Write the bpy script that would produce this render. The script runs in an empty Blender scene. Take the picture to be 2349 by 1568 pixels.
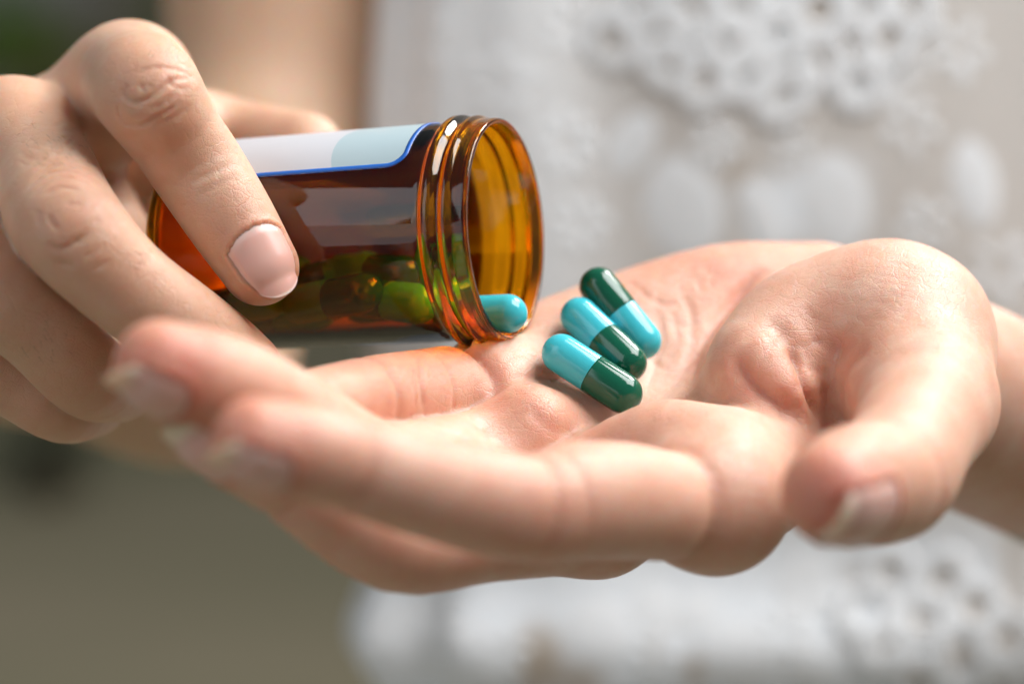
import bpy, math, random
import numpy as np
from mathutils import Vector, Matrix
random.seed(4); rng = np.random.default_rng(4)
sc = bpy.context.scene
COL = sc.collection

# ------------------------------------------------------------------ camera, world, lamps
PITCH = math.radians(18.0)
CAM = np.array([0.0, 0.0, 1.25])
RGT = np.array([1.0, 0, 0]); FWD = np.array([0, math.cos(PITCH), -math.sin(PITCH)]); UPV = np.array([0, math.sin(PITCH), math.cos(PITCH)])
FOC = 340.0                      # mm from the lens to the plane of sharp focus
K = 13.76                        # photo measure: units per mm in that plane
cd = bpy.data.cameras.new('camera'); cam = bpy.data.objects.new('camera', cd); COL.objects.link(cam)
cam.location = CAM; cam.rotation_euler = (math.pi/2 - PITCH, 0, 0)
cd.sensor_width = 36.0; cd.lens = 36.0 * FOC * K / 2349.0
cd.clip_start = 0.01; cd.clip_end = 200
cd.dof.use_dof = True; cd.dof.focus_distance = 0.341; cd.dof.aperture_fstop = 5.9
sc.camera = cam

def V2W(P):
    P = np.asarray(P, float)
    return CAM + 0.001 * (P[..., 0:1]*RGT + P[..., 1:2]*FWD + P[..., 2:3]*UPV)
def DIRW(d):
    d = np.asarray(d, float); return d[0]*RGT + d[1]*FWD + d[2]*UPV

w = bpy.data.worlds.new('World'); sc.world = w; w.use_nodes = True
bg = w.node_tree.nodes['Background']; bg.inputs[0].default_value = (0.90, 0.95, 1.0, 1); bg.inputs[1].default_value = 0.15

def area(name, pos, tgt, sx, sy, power, col):
    l = bpy.data.lights.new(name, 'AREA'); l.shape = 'RECTANGLE'; l.size = sx; l.size_y = sy; l.energy = power; l.color = col
    o = bpy.data.objects.new(name, l); COL.objects.link(o)
    o.location = pos
    d = Vector(tgt) - Vector(pos); o.rotation_euler = d.to_track_quat('-Z', 'Y').to_euler()
    return o
TGT = V2W([10, 340, 0])
kd = DIRW((0.56, -0.12, 0.80)); kd = kd/np.linalg.norm(kd)
area('window_lamp', TGT + kd*1.5, TGT, 0.95, 0.95, 33, (1.0, 0.99, 0.99))
fd = DIRW((-0.72, -0.70, 0.02)); fd = fd/np.linalg.norm(fd)
area('front_window_lamp', TGT + fd*1.6, TGT, 1.3, 0.55, 2.5, (0.96, 0.98, 1.0))
ld = DIRW((-0.62, -0.62, 0.46)); ld = ld/np.linalg.norm(ld)
area('left_window_lamp', TGT + ld*1.7, V2W([0, 480, 0]), 1.0, 1.0, 6.5, (0.90, 0.95, 1.0))
bd = DIRW((0.50, 0.42, 0.76)); bd = bd/np.linalg.norm(bd)
area('added_rim_lamp', TGT + bd*1.3, TGT, 0.35, 0.35, 13, (1.0, 0.97, 0.93))  # added rim lamp, sends an amber glow through the bottle onto the little finger

sc.view_settings.view_transform = 'Standard'; sc.view_settings.look = 'None'
sc.view_settings.exposure = 0.08; sc.view_settings.gamma = 1.0; sc.view_settings.use_curve_mapping = False
sc.cycles.use_denoising = True; sc.cycles.use_adaptive_sampling = True; sc.cycles.adaptive_threshold = 0.045
sc.cycles.max_bounces = 16; sc.cycles.transmission_bounces = 14; sc.cycles.transparent_max_bounces = 16
sc.cycles.glossy_bounces = 6; sc.cycles.diffuse_bounces = 4
sc.cycles.caustics_refractive = True; sc.cycles.blur_glossy = 0.3
sc.cycles.sample_clamp_indirect = 8.0

# ------------------------------------------------------------------ helpers
CX, CY = 1174.5, 784.0
def v(px, py, d):
    """photo measure + depth behind the focus plane (mm) -> point in mm in front of the lens"""
    Y = FOC + d
    s = Y / (FOC * K)
    return np.array([(px - CX) * s, Y, (CY - py) * s])

def link(o, parent=None):
    COL.objects.link(o)
    if parent is not None: o.parent = parent
    return o
def empty(name, loc):
    o = bpy.data.objects.new(name, None); o.location = loc; o.empty_display_size = 0.02
    return link(o)
def tag(o, label=None, cat=None, group=None, kind=None):
    if label: o['label'] = label
    if cat: o['category'] = cat
    if group: o['group'] = group
    if kind: o['kind'] = kind
    return o
def org(parent):
    p = np.zeros(3)
    while parent is not None:
        p = p + np.array(parent.location); parent = parent.parent
    return p
def mesh_obj(name, W, faces, m, parent=None, smooth=True, attrs=None, uv=None):
    """W: world points (n,3); faces: (m,k) array or list"""
    W = np.asarray(W, float) - org(parent)
    me = bpy.data.meshes.new(name)
    if isinstance(faces, np.ndarray):
        n, k = faces.shape
        me.vertices.add(len(W)); me.vertices.foreach_set('co', W.astype(np.float32).ravel())
        me.loops.add(n*k); me.loops.foreach_set('vertex_index', faces.astype(np.int32).ravel())
        me.polygons.add(n); me.polygons.foreach_set('loop_start', np.arange(0, n*k, k, dtype=np.int32))
        me.update(calc_edges=True)
    else:
        me.from_pydata([tuple(p) for p in W], [], faces); me.update()
    if smooth:
        me.polygons.foreach_set('use_smooth', np.ones(len(me.polygons), dtype=bool))
    if attrs:
        for an, av in attrs.items():
            a = me.attributes.new(an, 'FLOAT', 'POINT'); a.data.foreach_set('value', np.asarray(av, np.float32))
    if uv is not None:
        ul = me.uv_layers.new(name='UVMap'); li = np.zeros(len(me.loops), dtype=np.int32); me.loops.foreach_get('vertex_index', li)
        ul.data.foreach_set('uv', np.asarray(uv, np.float32)[li].ravel())
    me.materials.append(m); me.validate()
    return link(bpy.data.objects.new(name, me), parent)

def grid_faces(nu, nv, wrap_u=False):
    i = np.arange(nu if wrap_u else nu-1); j = np.arange(nv-1)
    I, J = np.meshgrid(i, j, indexing='ij'); I2 = (I+1) % nu
    return np.stack([I*nv+J, I2*nv+J, I2*nv+J+1, I*nv+J+1], -1).reshape(-1, 4)

# ------------------------------------------------------------------ materials
def mat(name, col=(0.8, 0.8, 0.8), rough=0.5, spec=0.5, **kw):
    m = bpy.data.materials.new(name); m.use_nodes = True
    b = m.node_tree.nodes['Principled BSDF']
    b.inputs['Base Color'].default_value = (*col, 1); b.inputs['Roughness'].default_value = rough; b.inputs['Specular IOR Level'].default_value = spec
    for k_, val in kw.items(): b.inputs[k_.replace('_', ' ')].default_value = val
    return m
def N(m, t, **kw):
    n = m.node_tree.nodes.new(t)
    for k_, val in kw.items(): setattr(n, k_, val)
    return n
def L(m, a, b): m.node_tree.links.new(a, b)
def bsdf(m): return m.node_tree.nodes['Principled BSDF']

def skin_material():
    m = mat('skin', (0.6, 0.36, 0.26), 0.46, 0.60)
    b = bsdf(m)
    b.inputs['Subsurface Weight'].default_value = 1.0
    b.inputs['Subsurface Radius'].default_value = (1.0, 0.36, 0.2)
    b.inputs['Subsurface Scale'].default_value = 0.0034
    tc = N(m, 'ShaderNodeTexCoord')
    at = N(m, 'ShaderNodeAttribute', attribute_name='red')
    at2 = N(m, 'ShaderNodeAttribute', attribute_name='tan')
    n1 = N(m, 'ShaderNodeTexNoise'); n1.inputs['Scale'].default_value = 150; n1.inputs['Detail'].default_value = 7; n1.inputs['Roughness'].default_value = 0.62
    L(m, tc.outputs['Object'], n1.inputs['Vector'])
    ad = N(m, 'ShaderNodeMath', operation='MULTIPLY_ADD'); ad.inputs[1].default_value = 0.75; L(m, n1.outputs['Fac'], ad.inputs[0]); L(m, at.outputs['Fac'], ad.inputs[2])
    rmp = N(m, 'ShaderNodeValToRGB'); e = rmp.color_ramp.elements
    e[0].position = 0.22; e[0].color = (0.74, 0.475, 0.36, 1)
    e[1].position = 0.95; e[1].color = (0.58, 0.18, 0.115, 1)
    x = rmp.color_ramp.elements.new(0.45); x.color = (0.69, 0.375, 0.262, 1)
    L(m, ad.outputs[0], rmp.inputs[0])
    mx = N(m, 'ShaderNodeMix', data_type='RGBA'); mx.inputs[7].default_value = (0.60, 0.40, 0.25, 1)
    L(m, at2.outputs['Fac'], mx.inputs[0]); L(m, rmp.outputs[0], mx.inputs[6])
    L(m, mx.outputs[2], b.inputs['Base Color'])
    # fine skin relief
    vo = N(m, 'ShaderNodeTexVoronoi', feature='DISTANCE_TO_EDGE'); vo.inputs['Scale'].default_value = 2300
    nz = N(m, 'ShaderNodeTexNoise'); nz.inputs['Scale'].default_value = 700; nz.inputs['Detail'].default_value = 3
    mp = N(m, 'ShaderNodeMapping'); mp.inputs['Scale'].default_value = (0.7, 1.15, 1.0)
    L(m, tc.outputs['Object'], mp.inputs[0]); L(m, mp.outputs[0], vo.inputs['Vector']); L(m, tc.outputs['Object'], nz.inputs['Vector'])
    mn = N(m, 'ShaderNodeMath', operation='MINIMUM'); mn.inputs[1].default_value = 0.12; L(m, vo.outputs['Distance'], mn.inputs[0])
    a2 = N(m, 'ShaderNodeMath', operation='MULTIPLY_ADD'); a2.inputs[1].default_value = 0.25; L(m, nz.outputs['Fac'], a2.inputs[0]); L(m, mn.outputs[0], a2.inputs[2])
    v2 = N(m, 'ShaderNodeTexVoronoi', feature='DISTANCE_TO_EDGE'); v2.inputs['Scale'].default_value = 420
    wn = N(m, 'ShaderNodeTexNoise'); wn.inputs['Scale'].default_value = 260; L(m, tc.outputs['Object'], wn.inputs['Vector'])
    wv = N(m, 'ShaderNodeVectorMath', operation='MULTIPLY_ADD'); wv.inputs[1].default_value = (0.0035, 0.0035, 0.0035); L(m, wn.outputs['Color'], wv.inputs[0]); L(m, mp.outputs[0], wv.inputs[2]); L(m, wv.outputs[0], v2.inputs['Vector'])
    mn2 = N(m, 'ShaderNodeMath', operation='MINIMUM'); mn2.inputs[1].default_value = 0.055; L(m, v2.outputs['Distance'], mn2.inputs[0])
    a3 = N(m, 'ShaderNodeMath', operation='MULTIPLY_ADD'); a3.inputs[1].default_value = 3.0; L(m, mn2.outputs[0], a3.inputs[0]); L(m, a2.outputs[0], a3.inputs[2]); a2 = a3
    bp = N(m, 'ShaderNodeBump'); bp.inputs['Strength'].default_value = 0.42; bp.inputs['Distance'].default_value = 0.0008
    L(m, a2.outputs[0], bp.inputs['Height']); L(m, bp.outputs[0], b.inputs['Normal'])
    rr = N(m, 'ShaderNodeMapRange'); rr.inputs[3].default_value = 0.34; rr.inputs[4].default_value = 0.54
    L(m, nz.outputs['Fac'], rr.inputs[0]); L(m, rr.outputs[0], b.inputs['Roughness'])
    return m
M_SKIN = skin_material()
def nail_material():
    m = mat('nail', (0.78, 0.50, 0.45), 0.28, 0.4); b = bsdf(m)
    b.inputs['Subsurface Weight'].default_value = 0.6; b.inputs['Subsurface Radius'].default_value = (1, .4, .3); b.inputs['Subsurface Scale'].default_value = 0.0012
    at = N(m, 'ShaderNodeAttribute', attribute_name='along')
    r = N(m, 'ShaderNodeValToRGB'); e = r.color_ramp.elements
    e[0].position = 0.0; e[0].color = (0.82, 0.60, 0.54, 1); e[1].position = 1.0; e[1].color = (0.76, 0.62, 0.46, 1)
    x = e.new(0.14); x.color = (0.77, 0.45, 0.385, 1); x = e.new(0.84); x.color = (0.77, 0.46, 0.39, 1); x = e.new(0.93); x.color = (0.84, 0.66, 0.55, 1)
    L(m, at.outputs['Fac'], r.inputs[0]); L(m, r.outputs[0], b.inputs['Base Color'])
    return m
M_NAIL = nail_material()
def glass_material():
    m = mat('amber_plastic', (1.0, 0.38, 0.004), 0.04, 0.5); b = bsdf(m)
    b.inputs['Transmission Weight'].default_value = 1.0; b.inputs['IOR'].default_value = 1.47
    return m
M_AMBER = glass_material()
M_CYAN = mat('cyan_gelatin', (0.055, 0.53, 0.62), 0.16, 0.5)
M_GREEN = mat('green_gelatin', (0.005, 0.10, 0.055), 0.12, 0.5)
M_BLUE = mat('blue_print', (0.01, 0.12, 0.52), 0.4)

# ------------------------------------------------------------------ distance-field sculpting
def catmull(C, n):
    C = np.asarray(C, float); out = []
    P = np.vstack([2*C[0]-C[1], C, 2*C[-1]-C[-2]])
    for i in range(len(C)-1):
        p0, p1, p2, p3 = P[i:i+4]
        for t in np.linspace(0, 1, n, endpoint=False):
            out.append(0.5*((2*p1) + (-p0+p2)*t + (2*p0-5*p1+4*p2-p3)*t*t + (-p0+3*p1-3*p2+p3)*t**3))
    out.append(C[-1]); return np.array(out)

class Chain:
    """a swept round limb through points (x,y,z,r)"""
    def __init__(s, pts, n=4, k=4.0, flat=None):
        C = np.array([[*v(a, b_, d), r] for a, b_, d, r in pts])
        s.S = catmull(C, n) if len(C) > 2 else C
        s.k = k; s.flat = flat
        rm = s.S[:, 3].max()
        s.lo = s.S[:, :3].min(0) - rm; s.hi = s.S[:, :3].max(0) + rm
        s.tip = s.S[-1, :3]; t = s.S[-1, :3] - s.S[-4 if len(s.S) > 4 else 0, :3]; s.dir = t/np.linalg.norm(t)
    def __call__(s, P, cull=False):
        D = np.full(len(P), 1e3, P.dtype)
        for a, b in zip(s.S[:-1], s.S[1:]):
            a = a.astype(P.dtype); b = b.astype(P.dtype)
            ba = b[:3]-a[:3]; l2 = ba@ba
            if l2 < 1e-9: continue
            if cull:
                r = max(a[3], b[3]) + MARG
                ix = np.nonzero(np.all((P > np.minimum(a, b)[:3]-r) & (P < np.maximum(a, b)[:3]+r), axis=1))[0]
                if not len(ix): continue
                pa = P[ix]-a[:3]
            else: pa = P - a[:3]
            r1, r2 = a[3], b[3]; rr = r1-r2; a2 = l2-rr*rr
            y = pa@ba; p2 = np.einsum('ij,ij->i', pa, pa)
            if a2 <= 1e-6:
                z = y-l2; d = np.minimum(np.sqrt(p2)-r1, np.sqrt(np.maximum(p2-2*y+l2, 0))-r2)
            else:
                z = y-l2; x2 = np.maximum(l2*(l2*p2-y*y), 0); y2 = y*y*l2; z2 = z*z*l2; kk = np.sign(rr)*rr*rr*x2
                d = (np.sqrt(x2*a2/l2)+y*rr)/l2-r1
                m2 = np.sign(y)*a2*y2 < kk; d = np.where(m2, np.sqrt(x2+y2)/l2-r1, d)
                m1 = np.sign(z)*a2*z2 > kk; d = np.where(m1, np.sqrt(x2+z2)/l2-r2, d)
            if cull: D[ix] = np.minimum(D[ix], d)
            else: D = np.minimum(D, d)
        return D
class Ell:
    def __init__(s, c, r, R=None, k=4.0):
        s.c = v(*c); s.r = np.array(r, float); s.R = np.eye(3) if R is None else np.array(R); s.k = k
        rm = s.r.max(); s.lo = s.c-rm; s.hi = s.c+rm
    def __call__(s, P, cull=False):
        q = (P-s.c)@s.R.T
        k0 = np.sqrt(((q/s.r)**2).sum(1)); k1 = np.sqrt(((q/s.r**2)**2).sum(1))+1e-9
        return k0*(k0-1)/k1
def smin(a, b, k):
    if k <= 0: return np.minimum(a, b)
    h = np.maximum(k-np.abs(a-b), 0)/k
    return np.minimum(a, b) - h*h*k*0.25
MARG = 9.0
def ev(prims, P, D0=60.0):
    D = np.full(len(P), D0, P.dtype)
    if not len(P): return D
    pl, ph = P.min(0), P.max(0)
    for pr in prims:
        if np.any(pl > pr.hi+MARG) or np.any(ph < pr.lo-MARG): continue
        mk = np.nonzero(np.all((P > pr.lo-MARG) & (P < pr.hi+MARG), axis=1))[0]
        if not len(mk): continue
        D[mk] = smin(D[mk], pr(P[mk], True), pr.k)
    return D
def chunked(f, n=40000):
    def g(P):
        P = np.asarray(P, np.float32)
        if len(P) <= n: return f(P)
        return np.concatenate([f(P[i:i+n]) for i in range(0, len(P), n)])
    return g
def far_ev(prims, P):
    D = np.full(len(P), 1e4)
    for pr in prims: D = smin(D, pr(P), pr.k)
    return D

def surface_nets(f, lo, hi, h):
    n = np.ceil((np.array(hi)-lo)/h).astype(int)+1
    B = 6; nb = (n+B-1)//B
    ci = np.stack(np.meshgrid(*[np.arange(x) for x in nb], indexing='ij'), -1).reshape(-1, 3)
    cc = lo + (ci*B + (B-1)/2)*h
    dc = f(cc)
    act = np.abs(dc) < B*h*1.0 + 1.6
    F = np.where(dc > 0, 10.0, -10.0).astype(np.float32).reshape(nb)
    F = F.repeat(B, 0).repeat(B, 1).repeat(B, 2)
    off = np.stack(np.meshgrid(*[np.arange(B)]*3, indexing='ij'), -1).reshape(-1, 3)
    A = ci[act]
    CH = 200
    for s in range(0, len(A), CH):
        idx = (A[s:s+CH, None, :]*B + off[None]).reshape(-1, 3)
        F[idx[:, 0], idx[:, 1], idx[:, 2]] = f(lo + idx*h)
    S = F < 0
    cnt = np.zeros(np.array(S.shape)-1, dtype=np.int8)
    for a in (0, 1):
        for b in (0, 1):
            for c in (0, 1):
                cnt += S[a:S.shape[0]-1+a, b:S.shape[1]-1+b, c:S.shape[2]-1+c]
    ac = np.argwhere((cnt > 0) & (cnt < 8))
    vid = np.full(cnt.shape, -1, dtype=np.int32); vid[ac[:, 0], ac[:, 1], ac[:, 2]] = np.arange(len(ac))
    acc = np.zeros((len(ac), 3)); num = np.zeros(len(ac))
    cor = [(a, b, c) for a in (0, 1) for b in (0, 1) for c in (0, 1)]
    vals = {c: F[ac[:, 0]+c[0], ac[:, 1]+c[1], ac[:, 2]+c[2]] for c in cor}
    for c in cor:
        for ax in range(3):
            if c[ax]: continue
            c2 = list(c); c2[ax] = 1; c2 = tuple(c2)
            a, b = vals[c], vals[c2]; x = (a < 0) != (b < 0)
            t = np.where(x, a/np.where(x, a-b, 1), 0)
            p = np.array(c, float)[None].repeat(len(ac), 0); p[:, ax] += t
            acc[x] += p[x]; num[x] += 1
    V = lo + (ac + acc/num[:, None])*h
    faces = []
    for ax in range(3):
        o = [0, 0, 0]; o[ax] = 1
        sl0 = [slice(None)]*3; sl0[ax] = slice(0, -1); sl1 = [slice(None)]*3; sl1[ax] = slice(1, None)
        X = S[tuple(sl0)] != S[tuple(sl1)]
        e = np.argwhere(X)
        b1, b2 = (ax+1) % 3, (ax+2) % 3
        ok = (e[:, b1] > 0) & (e[:, b2] > 0) & (e[:, b1] < cnt.shape[b1]) & (e[:, b2] < cnt.shape[b2]) & (e[:, ax] < cnt.shape[ax])
        e = e[ok]
        q = []
        for d1, d2 in ((0, 0), (1, 0), (1, 1), (0, 1)):
            c = e.copy(); c[:, b1] -= d1; c[:, b2] -= d2
            q.append(vid[c[:, 0], c[:, 1], c[:, 2]])
        q = np.stack(q, -1)
        inside = S[e[:, 0], e[:, 1], e[:, 2]]
        q[~inside] = q[~inside][:, ::-1]
        faces.append(q)
    Q = np.vstack(faces); Q = Q[(Q >= 0).all(1)]
    return V, Q
def grad(f, P, e=0.25):
    G = np.zeros_like(P)
    for o in np.array([[1, -1, -1], [-1, -1, 1], [-1, 1, -1], [1, 1, 1.]]):
        G += f(P+o*e)[:, None]*o
    return G/(np.linalg.norm(G, axis=1, keepdims=True)+1e-9)
def trace(f, pts, dmin=200., dmax=480.):
    """march from the lens through photo points on to a sculpted surface -> 3-D points"""
    pts = np.asarray(pts, float)
    dirs = np.stack([(pts[:, 0]-CX)/(FOC*K), np.ones(len(pts)), (CY-pts[:, 1])/(FOC*K)], -1)
    t = np.full(len(pts), dmin)
    for _ in range(60):
        d = f(dirs*t[:, None]); t = np.minimum(t + np.clip(d, -2, 8)*0.85, dmax)
    return dirs*t[:, None]
def dist_poly(P, C):
    D = np.full(len(P), 1e3); T = np.zeros(len(P)); n = len(C)-1
    for i, (a, b) in enumerate(zip(C[:-1], C[1:])):
        ba = b-a; t = np.clip((P-a)@ba/(ba@ba+1e-9), 0, 1)
        d = np.linalg.norm(P-a-t[:, None]*ba, axis=1)
        m = d < D; D[m] = d[m]; T[m] = (i+t[m])/n
    return D, T
class Sculpt:
    """mesh from a distance field, then grooves and swellings"""
    def __init__(s, f, lo, hi, h):
        s.f = f; s.V, s.Q = surface_nets(f, np.array(lo, float), np.array(hi, float), h)
        n = grad(f, s.V, 0.3); s.V = s.V - n*np.clip(f(s.V), -0.6, 0.6)[:, None]
        s.Nm = n; s.off = np.zeros(len(s.V)); s.red = np.zeros(len(s.V)); s.tan = np.zeros(len(s.V)); s.todo = []
    def line3(s, C, depth, width, red=0.0, fade=True):
        C = np.asarray(C); mk = np.all((s.V > C.min(0)-3*width) & (s.V < C.max(0)+3*width), axis=1)
        D, T = dist_poly(s.V[mk], C)
        a = np.exp(-(D/width)**2)
        if fade: a = a*np.clip(np.minimum(T, 1-T)*5, 0, 1)
        s.off[mk] -= depth*a; s.red[mk] += red*a
    def line(s, pts, depth, width, red=0.0, fade=True):
        C = catmull(np.array(pts, float), 5) if len(pts) > 2 else np.array(pts, float)
        s.todo.append((C, depth, width, red, fade))
    def flush(s):
        A = trace(s.f, np.vstack([t[0] for t in s.todo])); k_ = 0
        for C, depth, width, red, fade in s.todo:
            C3 = A[k_:k_+len(C)]; k_ += len(C)
            if np.abs(np.diff(C3[:, 1])).max() > 6: continue        # fell off an edge
            s.line3(C3, depth, width, red, fade)
        s.todo = []
    def spot(s, p, r, amt=0.0, red=0.0, tan=0.0):
        c = trace(s.f, [p[:2]])[0] if len(p) == 2 else v(*p)
        a = np.exp(-(((s.V-c)**2).sum(1))/r**2)
        s.off += amt*a; s.red += red*a; s.tan += tan*a
    def ring(s, ch, p, depth, width, red=0.0):
        c = v(*p); i = int(np.argmin(((ch.S[:, :3]-c)**2).sum(1))); i = min(max(i, 1), len(ch.S)-2)
        t = ch.S[i+1, :3]-ch.S[i-1, :3]; t /= np.linalg.norm(t); c = ch.S[i, :3]; r = ch.S[i, 3]
        a = np.cross(t, [0.2, 0.3, 0.9]); a /= np.linalg.norm(a); b = np.cross(t, a)
        th = np.linspace(0, 2*np.pi, 40); s.line3(c + r*(np.cos(th)[:, None]*a+np.sin(th)[:, None]*b), depth, width, red, fade=False)
    def done(s): return s.V + s.Nm*s.off[:, None]

# ------------------------------------------------------------------ the bottle frame
BM = v(1163, 526, 10.0)                        # centre of the mouth
ang = math.radians(20.5); rise = math.radians(2.2)
BA = np.array([math.cos(ang)*math.cos(rise), -math.sin(ang)*math.cos(rise), math.sin(rise)])   # axis, base -> mouth
BL = 61.0
B0 = BM - BA*BL
BU = np.array([0, 0, 1.0]); BU = BU - (BU@BA)*BA; BU /= np.linalg.norm(BU)      # up, across the axis
BF = np.cross(BA, BU); BF = BF if BF[1] < 0 else -BF                             # towards the lens, across the axis
OUT = [(0.0, 0.0), (0.0, 16.2), (0.5, 17.6), (1.5, 18.5), (3.0, 18.9), (51.2, 18.9), (52.0, 18.7), (52.5, 18.9), (53.0, 19.7), (53.6, 20.1), (54.5, 20.1), (55.0, 19.8), (55.4, 18.9), (55.8, 18.75),
       (56.2, 19.1), (56.7, 19.7), (57.2, 19.85), (57.7, 19.7), (58.1, 19.3), (58.5, 19.15), (60.2, 19.15), (60.8, 19.05), (61.0, 18.8)]
INN = [(61.0, 18.35), (60.7, 18.1), (57.0, 18.0), (52.4, 17.8), (50, 17.55), (4.0, 17.55), (2.6, 17.0), (1.6, 15.8), (1.3, 14.0), (1.3, 0.0)]
def bott(s, r, th):
    """axial mm, radius, angle (0 = towards lens, 90 deg = up)"""
    return B0 + np.multiply.outer(s, BA) + (r*np.cos(th))[..., None]*BF + (r*np.sin(th))[..., None]*BU
def bottle_sdf(P, pad=0.0):
    q = P-B0; s = q@BA; r = np.sqrt(np.maximum((q*q).sum(1)-s*s, 0))
    R = np.interp(s, [o[0] for o in OUT[4:]], [o[1] for o in OUT[4:]])
    dr = r-R; ds = np.maximum(-s, s-BL)
    return np.minimum(np.maximum(dr, ds), 0) + np.sqrt(np.maximum(dr, 0)**2+np.maximum(ds, 0)**2) - pad

# ------------------------------------------------------------------ left hand (open palm)
L_index = [Chain([(1640, 1145, -18, 11.0), (1540, 1160, -26, 8.6), (1430, 1148, -34, 8.8), (1320, 1150, -41, 8.7), (1205, 1165, -47, 7.9), (1000, 1122, -55, 7.2), (800, 1062, -62, 6.7), (690, 1035, -66, 6.6), (585, 1010, -70, 5.8)], k=2)]
L_middle = [Chain([(1370, 1170, -4, 10.2), (1120, 1212, -17, 8.4), (905, 1236, -30, 8.0), (670, 1085, -42, 7.1), (575, 1030, -46, 6.8), (492, 985, -49, 6.0)], k=2)]
L_ring = [Chain([(1180, 1050, 5, 9.6), (1020, 1065, -10, 7.9), (850, 1075, -25, 7.9), (680, 968, -42, 7.1), (520, 890, -51, 7.6), (365, 838, -58, 6.4)], k=2)]
L_little = [Chain([(1130, 885, 12, 8.0), (1040, 897, 6, 7.9), (990, 903, 2, 7.7), (840, 915, -12, 6.8), (680, 950, -26, 6.2), (590, 985, -34, 5.4)], k=2)]
L_thumb = [Chain([(2100, 850, 10, 12.0), (2122, 930, -8, 11.2), (2092, 1010, -25, 9.4), (2042, 1095, -38, 9.4), (1965, 1112, -50, 8.6), (1910, 1132, -58, 7.1)], k=3)]
L_palm = [
    Chain([(1640, 1145, -18, 11.0), (1790, 1030, 12, 10.5), (2000, 890, 36, 13)], k=7),
    Chain([(1370, 1170, -4, 10.2), (1650, 1020, 16, 11), (1990, 860, 42, 14)], k=7),
    Chain([(1180, 1050, 5, 9.6), (1500, 950, 24, 10.5), (1960, 830, 46, 15)], k=7),
    Chain([(1130, 885, 12, 8.0), (1400, 820, 32, 10), (1900, 760, 50, 14)], k=7),
    Chain([(1230, 815, 30, 8.6), (1350, 772, 38, 9.6), (1650, 692, 45, 10.8), (1860, 715, 50, 13)], k=6),
    Chain([(1740, 835, 9, 9.0), (1855, 772, 17, 12.6), (2000, 754, 18, 14.4), (2075, 775, 16, 14.2)], k=8),
    Chain([(2060, 760, 20, 13.5), (2125, 925, -6, 11.2)], k=9),
    Chain([(1450, 1050, -6, 7.5), (1540, 1050, -8, 9.6), (1640, 1075, -10, 9.6)], k=5),
    Chain([(1640, 1110, -12, 8), (1760, 1105, -4, 6.5), (1870, 1080, 2, 5)], k=6),
    Chain([(1225, 978, 2, 6.3), (1330, 1005, 8, 6)], k=3),
    Chain([(1155, 912, 9, 5.8), (1290, 892, 18, 6)], k=3),
    Chain([(1720, 850, 5, 5.5), (1790, 905, 2, 5.5)], k=4),
    Chain([(2010, 850, 36, 16), (2150, 900, 50, 19.5), (2380, 1010, 82, 20.5), (2650, 1130, 125, 24), (2950, 1230, 180, 30)], k=10),
]
def f_left_raw(P):
    fg = np.full(len(P), 60.0)
    for c in (L_index, L_middle, L_ring, L_little): fg = smin(fg, ev(c, P), 0.7)
    pl = ev(L_palm, P)
    pl = smin(pl, ev(L_thumb, P), 3.0)
    return smin(pl, fg, 4.5)
def f_left_(P):
    return np.maximum(f_left_raw(P), 0.04-bottle_sdf(P))
f_left = chunked(f_left_)

# ------------------------------------------------------------------ right hand (holding the bottle)
R_index = [Chain([(300, 195, 30, 10.2), (315, 190, 12, 9.3), (338, 212, -4, 9.0), (395, 300, -1, 8.0), (455, 388, 2, 7.9), (530, 505, 1, 7.4), (597, 612, 0, 6.5)], k=3)]
R_middle = [Chain([(32, 318, 22, 10.2), (105, 400, 4, 8.7), (150, 508, -12, 9.0), (275, 642, -11, 7.9), (420, 752, -6, 7.7), (500, 805, -1, 7.2), (560, 845, 4, 6.4)], k=3)]
R_ring = [Chain([(-110, 360, 30, 10), (-110, 480, 8, 8.8), (-60, 610, -8, 8.6), (90, 745, -4, 7.7), (200, 858, 4, 7.3), (275, 890, 20, 6.0)], k=3)]
R_little = [Chain([(-190, 450, 38, 9), (-170, 620, 20, 8), (-90, 775, 6, 7.6), (40, 868, 8, 6.9), (145, 930, 12, 6.5), (215, 930, 28, 5.6)], k=3)]
R_palm = [
    Chain([(300, 195, 30, 10.2), (60, 330, 48, 11), (-350, 400, 85, 17)], k=8),
    Chain([(32, 318, 22, 10.2), (-150, 340, 45, 12), (-380, 410, 85, 17)], k=8),
    Chain([(-110, 360, 30, 10), (-250, 380, 52, 12), (-400, 420, 85, 17)], k=8),
    Chain([(-190, 450, 38, 9), (-300, 440, 58, 12), (-400, 430, 85, 17)], k=8),
    Chain([(300, 200, 34, 9), (420, 290, 58, 7.5), (430, 330, 66, 8)], k=8),
    Chain([(-300, 400, 80, 15), (100, 330, 82, 13), (400, 320, 72, 10.5), (570, 335, 60, 8.6), (700, 348, 52, 7.6)], k=6),
    Chain([(-200, 430, 74, 14), (150, 480, 78, 12.5), (330, 590, 76, 11)], k=8),
    Chain([(-150, 420, 58, 13), (120, 470, 48, 12), (215, 580, 44, 11), (140, 720, 46, 10)], k=8),
    Chain([(-350, 400, 85, 17), (-550, 450, 100, 19), (-250, 700, 150, 24), (420, 815, 205, 25)], k=10),
]
def f_right_(P):
    fg = np.full(len(P), 60.0)
    for c in (R_index, R_middle, R_ring, R_little): fg = smin(fg, ev(c, P), 0.6)
    return np.maximum(smin(ev(R_palm, P), fg, 4.0), 0.04-bottle_sdf(P))
f_right = chunked(f_right_)

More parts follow.
